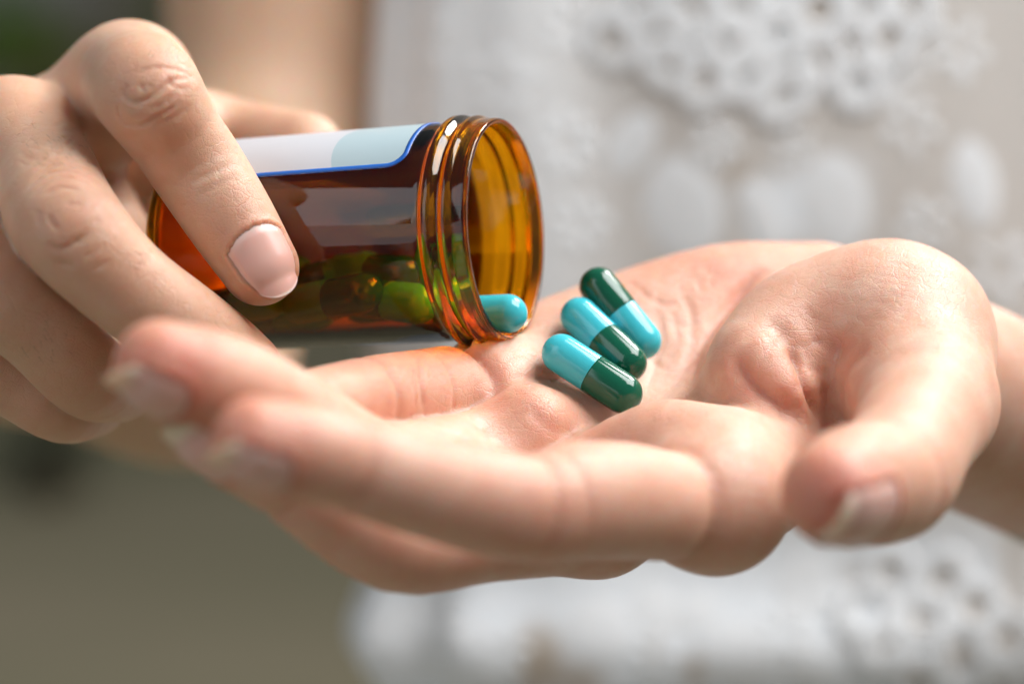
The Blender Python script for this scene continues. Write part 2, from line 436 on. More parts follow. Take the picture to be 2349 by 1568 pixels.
# ------------------------------------------------------------------ arms and torso (behind, out of focus)
BODY = [
    Chain([(420, 815, 205, 25), (560, 430, 262, 28), (600, 150, 285, 29.5), (640, -500, 290, 34), (900, -1100, 300, 45)], k=20),
    Chain([(-250, 700, 150, 24), (420, 815, 205, 25)], k=20),
    Chain([(-350, 400, 85, 17), (-550, 450, 100, 19), (-250, 700, 150, 24)], k=10),
    Chain([(2380, 1010, 82, 20.5), (2650, 1130, 125, 24), (2950, 1230, 180, 30), (3150, 400, 270, 35), (3000, -900, 290, 45)], k=20),
]
T_C = v(1790, 700, 325); T_A, T_B = 128.0, 88.0
def torso_sdf(P):
    q = P-T_C; z = q[:, 2]
    w_ = 1.0 + 0.05*np.cos(z/70.0)
    k0 = (np.abs(q[:, 0]/T_A)**4+np.abs(q[:, 1]/T_B)**4)**0.25
    return np.maximum((k0-w_)*T_B, np.abs(z)-330)
def f_body(P):
    return smin(far_ev(BODY, P), torso_sdf(P)+6.0, 25)

import time; _t = time.time()
SL = Sculpt(f_left, v(230, 1400, -85)*[1.0, 1, 1] + [-12, 0, -12], [105, 460, 30], 0.65)
SR = Sculpt(f_right, [-106, 306, -30], [-20, 440, 62], 0.46)
print('hands', len(SL.V), len(SR.V), time.time()-_t)
Vb, Qb = surface_nets(f_body, np.array([-260, 380, -330.]), np.array([330, 780, 330.]), 5.0)
cb = Vb[Qb].mean(1)
kill = ((cb[:, 0] < 101) & (cb[:, 0] > -200) & (f_left(cb) < 6)) | ((cb[:, 0] > -104) & (cb[:, 1] < 436) & (f_right(cb) < 6))
Qb = Qb[~kill]
print('body', len(Vb), time.time()-_t)

# ------------------------------------------------------------------ grooves, folds and tints of the skin
ll = SL.line
ll([(1755, 610), (1705, 665), (1655, 725), (1605, 795), (1578, 860), (1570, 900)], 0.85, 1.6, 0.14)
ll([(1750, 615), (1703, 668), (1653, 728), (1603, 798), (1577, 862)], 0.30, 0.5, 0.12)
ll([(1565, 660), (1590, 740), (1575, 820), (1520, 905)], 0.30, 0.7, 0.05)
ll([(1500, 690), (1520, 760), (1500, 840), (1485, 890)], 0.22, 0.6, 0.05)
ll([(1480, 800), (1530, 835), (1580, 815)], 0.2, 0.5)
for q in range(22):
    x0 = rng.uniform(1430, 1640); y0 = rng.uniform(610, 880); a_ = rng.choice([1.9, 2.4, -0.5, -1.8]) ; l_ = rng.uniform(18, 60); dx = l_/math.hypot(1, a_)
    ll([(x0, y0), (x0+dx*.5+rng.normal(0, 3), y0+dx*a_*.5), (x0+dx, y0+dx*a_)], rng.uniform(.08, .17), 0.36)
for q in range(18):
    x0 = rng.uniform(1650, 1900); y0 = rng.uniform(680, 940); a_ = rng.choice([0.8, 1.6, 2.6]); l_ = rng.uniform(25, 70); dx = l_/math.hypot(1, a_)
    ll([(x0, y0), (x0+dx*.5+rng.normal(0, 4), y0+dx*a_*.5), (x0+dx, y0+dx*a_)], rng.uniform(.08, .2), 0.5)
ll([(1440, 640), (1500, 690), (1560, 700)], 0.2, 0.6)
ll([(1765, 725), (1800, 770), (1828, 830), (1858, 900), (1885, 962)], 0.8, 1.7, 0.08)
for b_ in ([(1800, 768), (1765, 805), (1738, 852)], [(1826, 828), (1870, 848), (1905, 850)], [(1845, 872), (1805, 902), (1770, 905)], [(1812, 790), (1850, 790), (1890, 775)], [(1780, 745), (1735, 760), (1700, 790)], [(1862, 905), (1900, 900)]): ll(b_, 0.22, 0.6, 0.03)
ll([(1815, 790), (1845, 860), (1885, 962)], 0.8, 0.7, 0.12)
ll([(1690, 800), (1715, 865), (1785, 925), (1850, 965)], 1.4, 1.6, 0.18)
ll([(1640, 850), (1690, 925), (1770, 1000), (1810, 1060)], 1.2, 1.8, 0.15)
ll([(1935, 770), (1905, 850), (1898, 930)], 0.6, 1.6, 0.12)
ll([(2000, 800), (1950, 850), (1925, 920)], 0.5, 1.8, 0.10)
ll([(1850, 700), (1870, 760), (1930, 800), (2010, 810)], 0.5, 2.2, 0.10)
for q in range(16):
    x0 = 1860 + rng.uniform(-40, 200); y0 = 600 + rng.uniform(0, 130)
    ll([(x0, y0), (x0+40, y0+rng.uniform(2, 16)), (x0+90, y0+rng.uniform(8, 34))], 0.06, 0.35)
ll([(960, 825), (968, 890), (972, 940)], 0.40, 0.55, 0.06); ll([(945, 830), (952, 890), (954, 940)], 0.22, 0.5, 0.04)
SL.ring(L_little[0], (1052, 895, 7), 1.3, 1.9, 0.15); SL.ring(L_little[0], (1052, 895, 7), 0.8, 0.6, 0.15)
SL.ring(L_little[0], (968, 903, 0), 0.25, 0.5, 0.04); SL.ring(L_little[0], (835, 915, -12), 0.35, 1.0, 0.06)
SL.ring(L_index[0], (1540, 1160, -26), 0.6, 1.8, 0.12); SL.ring(L_index[0], (1215, 1165, -46), 0.4, 1.2, 0.10); SL.ring(L_index[0], (1250, 1163, -44), 0.2, 0.9, 0.06); SL.ring(L_index[0], (810, 1065, -62), 0.45, 1.3, 0.08)
SL.ring(L_ring[0], (690, 970, -41), 0.45, 1.3, 0.08); SL.ring(L_ring[0], (850, 1075, -25), 0.5, 1.4, 0.08); SL.ring(L_middle[0], (680, 1090, -41), 0.4, 1.3, 0.06)
SL.ring(L_thumb[0], (2010, 1096, -42), 0.35, 1.6, 0.06)
for p, r_, a_ in (((1545, 850), 8, -1.4), ((1130, 985), 4, -1.5), ((1235, 968), 5, 1.4), ((1178, 900), 5, 1.0), ((1290, 925), 5, .5), ((1738, 842), 6, 0.5), ((1690, 905), 4, .6), ((1955, 850), 5, .8), ((2000, 690), 10, .7), ((1880, 940), 4.5, -0.6)):
    SL.spot(p, r_, a_)
ll([(1112, 1035), (1118, 990), (1148, 945), (1195, 912)], 2.4, 1.8, 0.25)
ll([(1060, 945), (1085, 965), (1095, 1005), (1100, 1035)], 1.2, 0.9, 0.15)
ll([(1150, 882), (1200, 866), (1260, 868), (1320, 874)], 0.40, 0.8, 0.08)
ll([(1200, 940), (1260, 985), (1330, 1000)], 0.35, 1.4, 0.06)
ll([(2080, 960), (2040, 1000), (2000, 985)], 0.3, 1.5, 0.05)
for q in range(26):       # fine ridges at the finger roots beside the bottle mouth
    x0 = 1130+q*6; ll([(x0, 815+rng.uniform(-4, 4)), (x0+14, 835), (x0+20+rng.uniform(-3, 3), 862)], 0.05, 0.22)
for p, r, a_ in (((365, 838, -64), 9, .38), ((585, 1010, -76), 9, .34), ((490, 985, -54), 8, .36), ((1900, 1110, -64), 10, .42), ((1280, 820, 18), 12, .05), ((1750, 850, 0), 9, .06), ((1880, 900, -2), 12, .08), ((1210, 1150, -55), 9, .10), ((1230, 960, 0), 10, .16), ((900, 880, -16), 10, .08), ((1640, 620, 40), 16, .16)):
    SL.spot(p, r, 0, a_)
rl = SR.line
for pts, dp, wd in (
    ([(275, 205), (300, 232), (340, 226), (395, 186), (452, 178)], .34, .55), ([(282, 272), (318, 288), (360, 268), (420, 234)], .32, .5), ([(268, 238), (276, 275), (302, 292)], .28, .5),
    ([(312, 172), (350, 157), (400, 160), (446, 176)], .26, .6), ([(325, 190), (331, 216)], .35, .45), ([(341, 190), (346, 204)], .3, .4), ([(290, 190), (286, 225)], .2, .5), ([(380, 175), (400, 200), (440, 205)], .2, .5),
    ([(330, 250), (370, 240), (410, 212)], .2, .5), ([(345, 290), (400, 268), (440, 240)], .16, .7),
    ([(430, 422), (480, 398), (545, 372)], .18, .9), ([(445, 452), (500, 424), (560, 400)], .14, .8), ([(418, 398), (470, 372)], .12, .7),
    ([(55, 440), (95, 402), (150, 388), (215, 412), (250, 440)], .42, .7), ([(62, 458), (120, 408), (185, 412), (240, 448)], .3, .5), ([(70, 415), (120, 380), (190, 384), (235, 410)], .3, .5), ([(75, 395), (130, 362), (200, 372)], .24, .5),
    ([(95, 450), (140, 430), (190, 438)], .28, .5), ([(88, 480), (92, 520)], .2, .5), ([(110, 492), (135, 530)], .32, .5), ([(150, 470), (190, 470)], .2, .5),
    ([(168, 556), (230, 500)], .34, .5), ([(100, 560), (150, 568), (214, 528)], .3, .6), ([(190, 592), (245, 560)], .25, .5), ([(120, 600), (170, 610)], .25, .6), ([(210, 620), (255, 596)], .2, .5)):
    rl(pts, dp*1.1, wd*0.68, 0.06)
for q in range(70):       # crossed fine wrinkles above the middle knuckle
    x0 = rng.uniform(40, 200); y0 = rng.uniform(285, 395); a_ = rng.choice([0.5, -0.6, 0.1]) + rng.normal(0, .25); l_ = rng.uniform(14, 34)
    rl([(x0, y0), (x0+l_*.5, y0+l_*.5*a_+2), (x0+l_, y0+l_*a_)], 0.13, 0.32)
SR.spot((345, 205, -13), 8, 0.25, .22); SR.spot((150, 505, -22), 8, 0.15, .22); SR.spot((597, 612, -6), 8, 0, .26); SR.spot((540, 520, -6), 7, 0, .20); SR.spot((205, 870, -4), 8, 0, .14); SR.spot((145, 935, 4), 8, 0, .18); SR.spot((0, 240, 10), 10, 0, .15)
SR.tan += 0.42
SL.flush(); SR.flush(); print('lines', time.time()-_t)

# ------------------------------------------------------------------ nails
NAILS = []
def nail(S, ch, n0, Ln, phim, over=0.9, lift=0.22, rows=26, cols=21, grow=1.0):
    f = S.f; t = ch.dir; tip = ch.tip; rt = ch.S[-1, 3]
    n = np.asarray(n0, float); n = n-(n@t)*t; n /= np.linalg.norm(n); b = np.cross(t, n)
    end = rt + over                                    # free edge, measured from the last centre along t
    U = np.linspace(-1, 1, cols); Vv = np.linspace(0, 1, rows)
    def radius(ax, ph):
        ax = np.minimum(ax, rt-2.2)
        dirs = np.cos(ph)[:, None]*n + np.sin(ph)[:, None]*b
        base = tip + ax[:, None]*t; r_ = np.full(len(ax), 1.0)
        for _ in range(50): r_ = np.clip(r_ - np.clip(f(base+dirs*r_[:, None]), -1.5, 1.5)*0.7, 0.5, 12)
        return r_
    UU, VV = np.meshgrid(U, Vv, indexing='ij'); u = UU.ravel(); w_ = VV.ravel()
    v0 = 0.16*np.abs(u)**2.2; v1 = 1-0.20*np.abs(u)**2.4
    vv = v0+(v1-v0)*w_; ax = end-Ln+vv*Ln; ph = u*phim
    r_ = radius(ax, ph)
    ex = np.maximum(ax-(rt-2.2), 0)
    edge = np.clip((1-np.abs(u))*6, 0, 1); base = np.clip(w_*7, 0, 1)
    r_ = r_ - 0.10*ex - 0.035*ex**2 + (-0.28+(lift+0.28)*np.minimum(edge, base)**0.7)
    dirs = np.cos(ph)[:, None]*n + np.sin(ph)[:, None]*b
    P = tip + ax[:, None]*t + dirs*r_[:, None]; Pi = P - dirs*0.45
    F = grid_faces(cols, rows); nv = len(P)
    loop = [i*rows for i in range(cols)] + [(cols-1)*rows+j for j in range(1, rows)] + [i*rows+rows-1 for i in range(cols-2, -1, -1)] + [j for j in range(rows-2, 0, -1)]
    loop = np.array(loop); lp2 = np.roll(loop, -1)
    FF = np.vstack([F, F[:, ::-1]+nv, np.stack([loop, lp2, lp2+nv, loop+nv], -1)])
    NAILS.append((np.vstack([P, Pi]), FF, np.clip(np.concatenate([vv, vv])*grow, 0, 1)))
    # bed and fold in the skin
    q = S.V-tip; a_ = q@t; qq = q-a_[:, None]*t; pr = np.arctan2(qq@b, qq@n)
    near = (np.linalg.norm(q, axis=1) < Ln+8) & (a_ > end-Ln-3) & (f(S.V) < 0.5) & (np.linalg.norm(qq, axis=1) < rt*1.7) & (np.abs(pr) < phim*1.6)
    uu = pr/phim; va = (a_-(end-Ln))/Ln
    inn = near & (np.abs(uu) < 0.97) & (va > 0.16*np.abs(uu)**2.2+0.02) & (va < 1.0)
    S.off[inn] -= 0.30*np.clip((1-va[inn])*5, 0, 1)
    de = np.maximum(np.abs(uu)-1, 0)*phim*rt; dbk = np.maximum(0.16*np.abs(uu)**2.2-va, 0)*Ln
    rim = near & ~inn & (va < 0.92)
    S.off[rim] += 0.34*np.exp(-((np.hypot(de, dbk)-0.35)/0.75)**2)[rim]; S.red[rim] += 0.16*np.exp(-(np.hypot(de, dbk)/1.2)**2)[rim]
nail(SR, R_index[0], (0.30, -0.92, 0.22), 12.4, math.radians(50), over=0.6, grow=0.90)
nail(SL, L_ring[0], (-0.15, -0.50, -0.85), 11.5, math.radians(54), over=1.4, grow=1.16)
nail(SL, L_index[0], (-0.15, -0.60, -0.80), 11.5, math.radians(54), over=1.2, grow=1.16)
nail(SL, L_middle[0], (-0.10, -0.55, -0.85), 11.5, math.radians(52), over=1.4, grow=1.16)
nail(SL, L_thumb[0], (0.52, -0.55, -0.66), 14.0, math.radians(58), over=1.0, grow=1.08)

person = empty('person', tuple(V2W(T_C - np.array([0, 0, 330.]))))
tag(person, 'person in white lace dress tipping capsules from a bottle into an open palm', 'person')
VL, VR = SL.done(), SR.done()
allV = np.vstack([VL, VR, Vb]); allQ = np.vstack([SL.Q, SR.Q+len(VL), Qb+len(VL)+len(VR)])
body = mesh_obj('body', V2W(allV), allQ, M_SKIN, person,
                attrs={'red': np.concatenate([SL.red, SR.red, np.zeros(len(Vb))]), 'tan': np.concatenate([SL.tan, SR.tan, np.full(len(Vb), 0.75)])})
for P, F, al in NAILS:
    mesh_obj('fingernail', V2W(P), F, M_NAIL, body, attrs={'along': al})
# short dark hairs on the fingers holding the bottle
def tube(P, r0, r1, nu=4):
    P = np.asarray(P); T = np.gradient(P, axis=0); T /= np.linalg.norm(T, axis=1, keepdims=True)
    up = np.array([0.3, 0.5, 0.8]); A = np.cross(T, up); A /= np.linalg.norm(A, axis=1, keepdims=True)+1e-9; Bv = np.cross(T, A)
    th = np.linspace(0, 2*np.pi, nu, endpoint=False); r = np.linspace(r0, r1, len(P))
    G = P[None] + r[None, :, None]*(np.cos(th)[:, None, None]*A[None]+np.sin(th)[:, None, None]*Bv[None])
    return G.reshape(-1, 3), grid_faces(nu, len(P), True)
HV, HF, hn = [], [], 0
M_HAIR = mat('hair', (0.09, 0.05, 0.03), 0.5)
def hairs(S, cx, cy, sx, sy, num, dx, dy):
    global hn
    pts = np.stack([rng.normal(cx, sx, num), rng.normal(cy, sy, num)], -1)
    R0 = trace(S.f, pts); G = grad(S.f, R0)
    R1 = trace(S.f, pts + np.array([dx, dy]) + rng.normal(0, 4, (num, 2)))
    for a, b, g in zip(R0, R1, G):
        if np.linalg.norm(a-b) > 5: continue
        t = np.linspace(0, 1, 5)[:, None]
        P = a*(1-t)+b*t + g*(0.05+0.35*np.sin(t*2.4))
        p_, f_ = tube(P, 0.028, 0.010); HV.append(p_); HF.append(f_+hn); hn += len(p_)
hairs(SR, 125, 335, 40, 26, 34, 8, 12)
hairs(SR, 330, 560+40, 26, 22, 16, 14, 10)
hairs(SR, 360, 128, 22, 8, 8, 10, -12)
hairs(SR, 120, 800, 40, 40, 14, 10, 14)
tag(mesh_obj('finger_hair', V2W(np.vstack(HV)), np.vstack(HF), M_HAIR, body), kind='stuff')

# ------------------------------------------------------------------ bottle
bottle = empty('pill_bottle', tuple(V2W(B0)))
tag(bottle, 'open amber pill bottle with white label, held on its side above the palm', 'bottle')
import bmesh
def clean(o):
    bm = bmesh.new(); bm.from_mesh(o.data); bmesh.ops.remove_doubles(bm, verts=bm.verts, dist=1e-7); bmesh.ops.recalc_face_normals(bm, faces=bm.faces); bm.to_mesh(o.data); bm.free()
prof = np.array(OUT+INN); NU = 160
th = np.linspace(0, 2*np.pi, NU, endpoint=False)
PT = np.stack([bott(prof[:, 0], prof[:, 1], np.full(len(prof), t)) for t in th])
jar = mesh_obj('jar', V2W(PT.reshape(-1, 3)), grid_faces(NU, len(prof), True), M_AMBER, bottle); clean(jar)

RL = 18.98
def label_material():
    m = mat('label_paper', (0.80, 0.81, 0.83), 0.35, 0.5); b = bsdf(m)
    uvn = N(m, 'ShaderNodeUVMap'); sp = N(m, 'ShaderNodeSeparateXYZ'); L(m, uvn.outputs[0], sp.inputs[0])
    # pale blue printed disc at the mouth end of the label
    dv = N(m, 'ShaderNodeVectorMath', operation='DISTANCE'); dv.inputs[1].default_value = (53.0, 18.0, 0); L(m, uvn.outputs[0], dv.inputs[0])
    lt = N(m, 'ShaderNodeMath', operation='LESS_THAN'); lt.inputs[1].default_value = 18.5; L(m, dv.outputs['Value'], lt.inputs[0])
    mx = N(m, 'ShaderNodeMix', data_type='RGBA'); mx.inputs[6].default_value = (0.60, 0.62, 0.66, 1); mx.inputs[7].default_value = (0.42, 0.54, 0.58, 1)
    L(m, lt.outputs[0], mx.inputs[0]); L(m, mx.outputs[2], b.inputs['Base Color'])
    return m
M_LABEL = label_material()
S0, S1, A0, A1, RC = 2.5, 49.2, math.radians(33)*RL, math.radians(232)*RL, 3.6
def outline(off, n=14):
    out = []
    for cx, cy, a0 in ((S1-RC, A0+RC, -90), (S1-RC, A1-RC, 0), (S0+RC, A1-RC, 90), (S0+RC, A0+RC, 180)):
        for k_ in range(n): 
            a_ = math.radians(a0+90*k_/(n-1)); out.append((cx+(RC-off)*math.cos(a_), cy+(RC-off)*math.sin(a_)))
    O = np.array(out); D = []
    for a, b in zip(O, np.roll(O, -1, 0)):       # follow the curve of the wall
        k_ = max(1, int(np.linalg.norm(b-a)/0.8)); D += [a+(b-a)*i_/k_ for i_ in range(k_)]
    return np.array(D)
def sheet(na=110, ns=60, r=RL, th_=0.08):
    aa = np.linspace(A0, A1, na); P = []; UVs = []
    for a in aa:
        e = min(a-A0, A1-a); ins = RC-math.sqrt(max(RC*RC-(RC-e)**2, 0)) if e < RC else 0
        ss = np.linspace(S0+ins, S1-ins, ns)
        P.append(bott(ss, np.full(ns, r), np.full(ns, a/RL))); UVs.append(np.stack([ss, np.full(ns, a)], -1))
    return np.vstack(P), np.vstack(UVs), grid_faces(na, ns)
P1, U1, F1 = sheet(); P2, _, _ = sheet(r=RL+0.09)
nn = len(P1); na, ns = 110, 60
lp = np.array([i*ns for i in range(na)] + [(na-1)*ns+j for j in range(1, ns)] + [i*ns+ns-1 for i in range(na-2, -1, -1)] + [j for j in range(ns-2, 0, -1)])
lab = mesh_obj('label', V2W(np.vstack([P1, P2])), np.vstack([F1, F1[:, ::-1]+nn, np.stack([lp, np.roll(lp, -1), np.roll(lp, -1)+nn, lp+nn], -1)]), M_LABEL, bottle, uv=np.vstack([U1, U1]))
lab.data.materials.append(mat('label_back', (0.22, 0.21, 0.19), 0.6))
lab.data.polygons.foreach_set('material_index', np.array([1]*len(F1)+[0]*(len(lab.data.polygons)-len(F1)), dtype=np.int32)); clean(lab)
Oa, n_ = outline(0.0), None
Ob = Oa + (np.array([(S0+S1)/2, (A0+A1)/2])-Oa)*0      # inner edge found below
cen = []
for p in Oa:
    q = np.array([np.clip(p[0], S0+RC, S1-RC), np.clip(p[1], A0+RC, A1-RC)]); d = q-p; cen.append(p + d/np.linalg.norm(d)*0.8)
Ob = np.array(cen)
def onwall(O, r): return bott(O[:, 0], np.full(len(O), r), O[:, 1]/RL)
no = len(Oa); ii = np.arange(no); i2 = (ii+1) % no
PB = np.vstack([onwall(Oa, RL+0.17), onwall(Ob, RL+0.17), onwall(Oa, RL-0.01), onwall(Ob, RL+0.02)])
FB = np.vstack([np.stack([ii, i2, i2+no, ii+no], -1), np.stack([ii, ii+2*no, i2+2*no, i2], -1), np.stack([ii+no, i2+no, i2+3*no, ii+3*no], -1)])
bo = mesh_obj('border', V2W(PB), FB, M_BLUE, lab); clean(bo)
# dark printed pill shape on the far side of the label with a short orange line on it, seen through the wall
M_DARK = mat('dark_print', (0.02, 0.02, 0.015), 0.5); M_ORG = mat('orange_print', (0.6, 0.2, 0.05), 0.5)
def patch(name, s0, s1, a0, a1, rc, r, m, parent):
    c = []
    for cx, cy, a_ in ((s1-rc, a0+rc, -90), (s1-rc, a1-rc, 0), (s0+rc, a1-rc, 90), (s0+rc, a0+rc, 180)):
        for k_ in range(8): t = math.radians(a_+90*k_/7); c.append((cx+rc*math.cos(t), cy+rc*math.sin(t)))
    O = np.array(c); n = len(O); cc = O.mean(0)
    rings = [cc+(O-cc)*f for f in (1.0, 0.75, 0.5, 0.25)]
    P = np.vstack([onwall(x, r) for x in rings] + [onwall(cc[None], r)])
    F = []
    for k_ in range(3):
        for i in range(n): F.append((k_*n+i, k_*n+(i+1) % n, (k_+1)*n+(i+1) % n, (k_+1)*n+i))
    for i in range(n): F.append((3*n+i, 3*n+(i+1) % n, 4*n))
    return mesh_obj(name, V2W(P), F, m, parent)
pa = math.radians(163)*RL
patch('printed_panel', 23, 36.5, pa-2.6, pa+2.6, 2.2, RL-0.045, M_DARK, lab)
patch('printed_line', 27, 31, pa+0.9, pa+1.25, 0.12, RL-0.06, M_ORG, lab); patch('printed_line', 31.7, 33.6, pa+0.9, pa+1.25, 0.12, RL-0.06, M_ORG, lab)

# ------------------------------------------------------------------ capsules
def lathe_mesh(name, prof, m, nu=40):
    th = np.linspace(0, 2*np.pi, nu, endpoint=False)
    prof = np.array(prof); P = np.stack([np.stack([prof[:, 0], prof[:, 1]*np.cos(t), prof[:, 1]*np.sin(t)], -1) for t in th]).reshape(-1, 3)
    o = mesh_obj(name, P*0.001, grid_faces(nu, len(prof), True), m); clean(o)
    return o
CR = 3.45; CL = 19.4
def half(r, x1, x0):
    a = np.linspace(0, np.pi/2, 12)
    return [(x1-r+r*math.cos(t), r*math.sin(t)) for t in a] + [(x0+0.3, r), (x0, r-0.05), (x0+0.02, r-0.2), (x0+0.02, 0)]
proto_c = lathe_mesh('cyan_half', half(CR-0.07, CL/2, -0.6), M_CYAN)
proto_g = lathe_mesh('green_half', [(-x, r) for x, r in half(CR, CL/2, 0.0)], M_GREEN)
me_c, me_g = proto_c.data, proto_g.data
for o in (proto_c, proto_g): bpy.data.objects.remove(o)
caps = []
def capsule(c, d, label, group=None):
    """c centre, d direction towards the cyan end (view mm)"""
    d = np.asarray(d, float); d = d/np.linalg.norm(d)
    e = empty('capsule', tuple(V2W(c))); tag(e, label, 'capsule', group)
    q = Vector(DIRW(d)).to_track_quat('X', 'Z'); e.rotation_mode = 'QUATERNION'; e.rotation_quaternion = q
    for n_, me in (('cyan_half', me_c), ('green_half', me_g)): link(bpy.data.objects.new(n_, me), e)
    caps.append((np.array(c), d)); return e
def cap_gap(c, d):
    h_ = CL/2-CR; t = np.linspace(-h_, h_, 9); P = c+np.outer(t, d)
    g = (f_left(P)-CR).min()
    for c2, d2 in caps:
        t2 = np.linspace(-h_, h_, 25); P2 = c2+np.outer(t2, d2); P1 = c+np.outer(np.linspace(-h_, h_, 25), d)
        g = min(g, np.sqrt(((P1[:, None]-P2[None])**2).sum(-1)).min()-2*CR)
    return g
def lay(px, py, d3, label):
    d3 = np.asarray(d3, float)/np.linalg.norm(d3)
    for dd in np.arange(26, -30, -0.4):
        if cap_gap(v(px, py, dd), d3) > -0.2: break
    print('capsule depth', label[:30], dd)
    return capsule(v(px, py, dd), d3, label)
lay(1423, 718, (0.60, -0.25, -0.76), 'green and cyan capsule farthest back in the palm, green end raised')
lay(1384, 778, (-0.62, 0.42, 0.62), 'capsule between the other two in the palm, its cyan end up')
lay(1358, 856, (-0.80, 0.25, 0.52), 'frontmost capsule in the palm, cyan end at its upper left')
def in_bottle(s, deg, r, dirs, label, group=None):
    c = bott(np.array([s]), np.array([r]), np.array([math.radians(deg)]))[0]
    a, f_, u = dirs; d = a*BA+f_*BF+u*BU; d /= np.linalg.norm(d)
    for _ in range(60):                    # keep both ends clear of the wall
        far = max(np.linalg.norm((c+d*e_*(CL/2-CR)-B0)-((c+d*e_*(CL/2-CR)-B0)@BA)*BA) for e_ in (-1, 1))
        lim = (17.55 if s < 50 else 18.0)-CR-0.08
        if far <= lim: break
        ax = B0+((c-B0)@BA)*BA; c = c+(ax-c)/np.linalg.norm(ax-c)*0.1
    return capsule(c, d, label, group)
RI = 17.55-CR-0.05
in_bottle(54.4, -90, 18.0-CR-0.1, (1, 0.04, 0.0), 'capsule sliding out of the bottle mouth, cyan end first')
in_bottle(40.5, -66, RI-0.9, (0.93, 0.22, -0.10), 'capsule behind the amber wall, lying forward just behind the neck', None)
in_bottle(36.5, -108, RI-0.4, (0.97, -0.1, 0.05), 'capsule on the bottle floor behind the neck, seen through the amber wall', None)
in_bottle(29.0, -76, RI-2.6, (0.70, 0.36, 0.18), 'capsule end pointing at the viewer through the amber wall beside the index nail', None)
in_bottle(42.0, -118, RI-6.4, (0.60, 0.1, 0.45), 'capsule standing tilted at the back of the bottle by the neck', None)
G4 = 'capsules in the dark end of the bottle'
for s_, dg, r_, dd, lb in ((18, -82, RI-.3, (1, 0.1, 0), 'capsule on the bottle floor just behind the index fingertip'), (19, -120, RI-.3, (1, -0.1, 0.05), 'capsule at the far side of the bottle floor towards its closed end'),
        (12.5, -58, RI-1.2, (1, 0.15, 0.1), 'capsule nearest the closed bottle end, between index and middle finger'), (25, -96, RI-7.2, (0.9, -0.3, 0.2), 'capsule resting on the others halfway along the bottle'),
        (13, -104, RI-7.5, (0.9, 0.3, 0.1), 'capsule resting on the others by the closed bottle end'),
        (31, -52, RI-.6, (-1, -0.12, -0.1), 'capsule pressed against the near bottle wall right of the index fingertip'), (34, -92, RI-7.6, (-0.95, -0.2, 0.1), 'capsule on top of the pile left of the bottle neck')):
    in_bottle(s_, dg, r_, dd, lb, G4)

# ------------------------------------------------------------------ dress
def dress_material():
    m = mat('dress_cloth', (0.7, 0.7, 0.7), 0.85, 0.2); b = bsdf(m)
    at = N(m, 'ShaderNodeAttribute', attribute_name='white')
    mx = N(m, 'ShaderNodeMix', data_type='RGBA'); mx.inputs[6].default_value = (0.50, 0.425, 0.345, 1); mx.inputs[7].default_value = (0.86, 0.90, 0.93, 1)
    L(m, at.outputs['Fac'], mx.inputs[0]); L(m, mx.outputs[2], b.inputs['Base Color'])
    tc = N(m, 'ShaderNodeTexCoord'); wv = N(m, 'ShaderNodeTexNoise'); wv.inputs['Scale'].default_value = 900; L(m, tc.outputs['Object'], wv.inputs['Vector'])
    bp = N(m, 'ShaderNodeBump'); bp.inputs['Strength'].default_value = 0.3; bp.inputs['Distance'].default_value = 0.001; L(m, wv.outputs['Fac'], bp.inputs['Height']); L(m, bp.outputs[0], b.inputs['Normal'])
    return m
M_DRESS = dress_material(); M_LACE = mat('lace_thread', (0.82, 0.84, 0.85), 0.85, 0.2)
def project(P):
    s_ = FOC*K/P[:, 1]; return CX+P[:, 0]*s_, CY-P[:, 2]*s_
def dress_r(th, z):
    w_ = 1.0+0.05*np.cos(z/70.0)
    hem = np.exp(-((z+101)/17.0)**2)
    return w_ + 0.080*hem + 0.016*np.sin(th*9+z/90.0) + 0.010*np.sin(th*17+1.0+z/60) + hem*0.018*np.sin(th*13+2)
def dress_pt(th, z, off=0.0):
    r = dress_r(th, z); sn, cs = np.sin(th), np.cos(th); return np.stack([T_C[0]+(T_A*r+off)*np.sign(sn)*np.abs(sn)**0.5, T_C[1]-(T_B*r+off)*np.sign(cs)*np.abs(cs)**0.5, T_C[2]+z], -1)
nth, nz = 360, 220
TH, ZZ = np.meshgrid(np.linspace(-np.pi, np.pi, nth, endpoint=False), np.linspace(-300, 300, nz), indexing='ij')
DP = dress_pt(TH.ravel(), ZZ.ravel())
X, Y = project(DP)
g = lambda cx, cy, rx, ry, rot=0: np.exp(-((((X-cx)*math.cos(rot)+(Y-cy)*math.sin(rot))/rx)**2+((-(X-cx)*math.sin(rot)+(Y-cy)*math.cos(rot))/ry)**2)**2)
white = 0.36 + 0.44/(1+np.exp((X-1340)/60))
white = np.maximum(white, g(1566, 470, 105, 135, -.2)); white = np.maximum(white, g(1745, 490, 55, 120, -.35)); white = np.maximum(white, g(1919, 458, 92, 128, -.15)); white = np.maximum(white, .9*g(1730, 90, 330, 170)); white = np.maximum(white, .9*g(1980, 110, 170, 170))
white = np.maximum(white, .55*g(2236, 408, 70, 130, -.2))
low = 1/(1+np.exp((1180-Y)/40.0)); white = white*(1-low)+low*0.97  # lower cloth is white; extra whiteness stands in for front light on it
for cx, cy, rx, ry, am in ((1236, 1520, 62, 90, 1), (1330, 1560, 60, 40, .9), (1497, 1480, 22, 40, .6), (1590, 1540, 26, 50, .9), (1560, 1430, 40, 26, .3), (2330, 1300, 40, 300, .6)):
    white = white*(1-am*g(cx, cy, rx, ry))
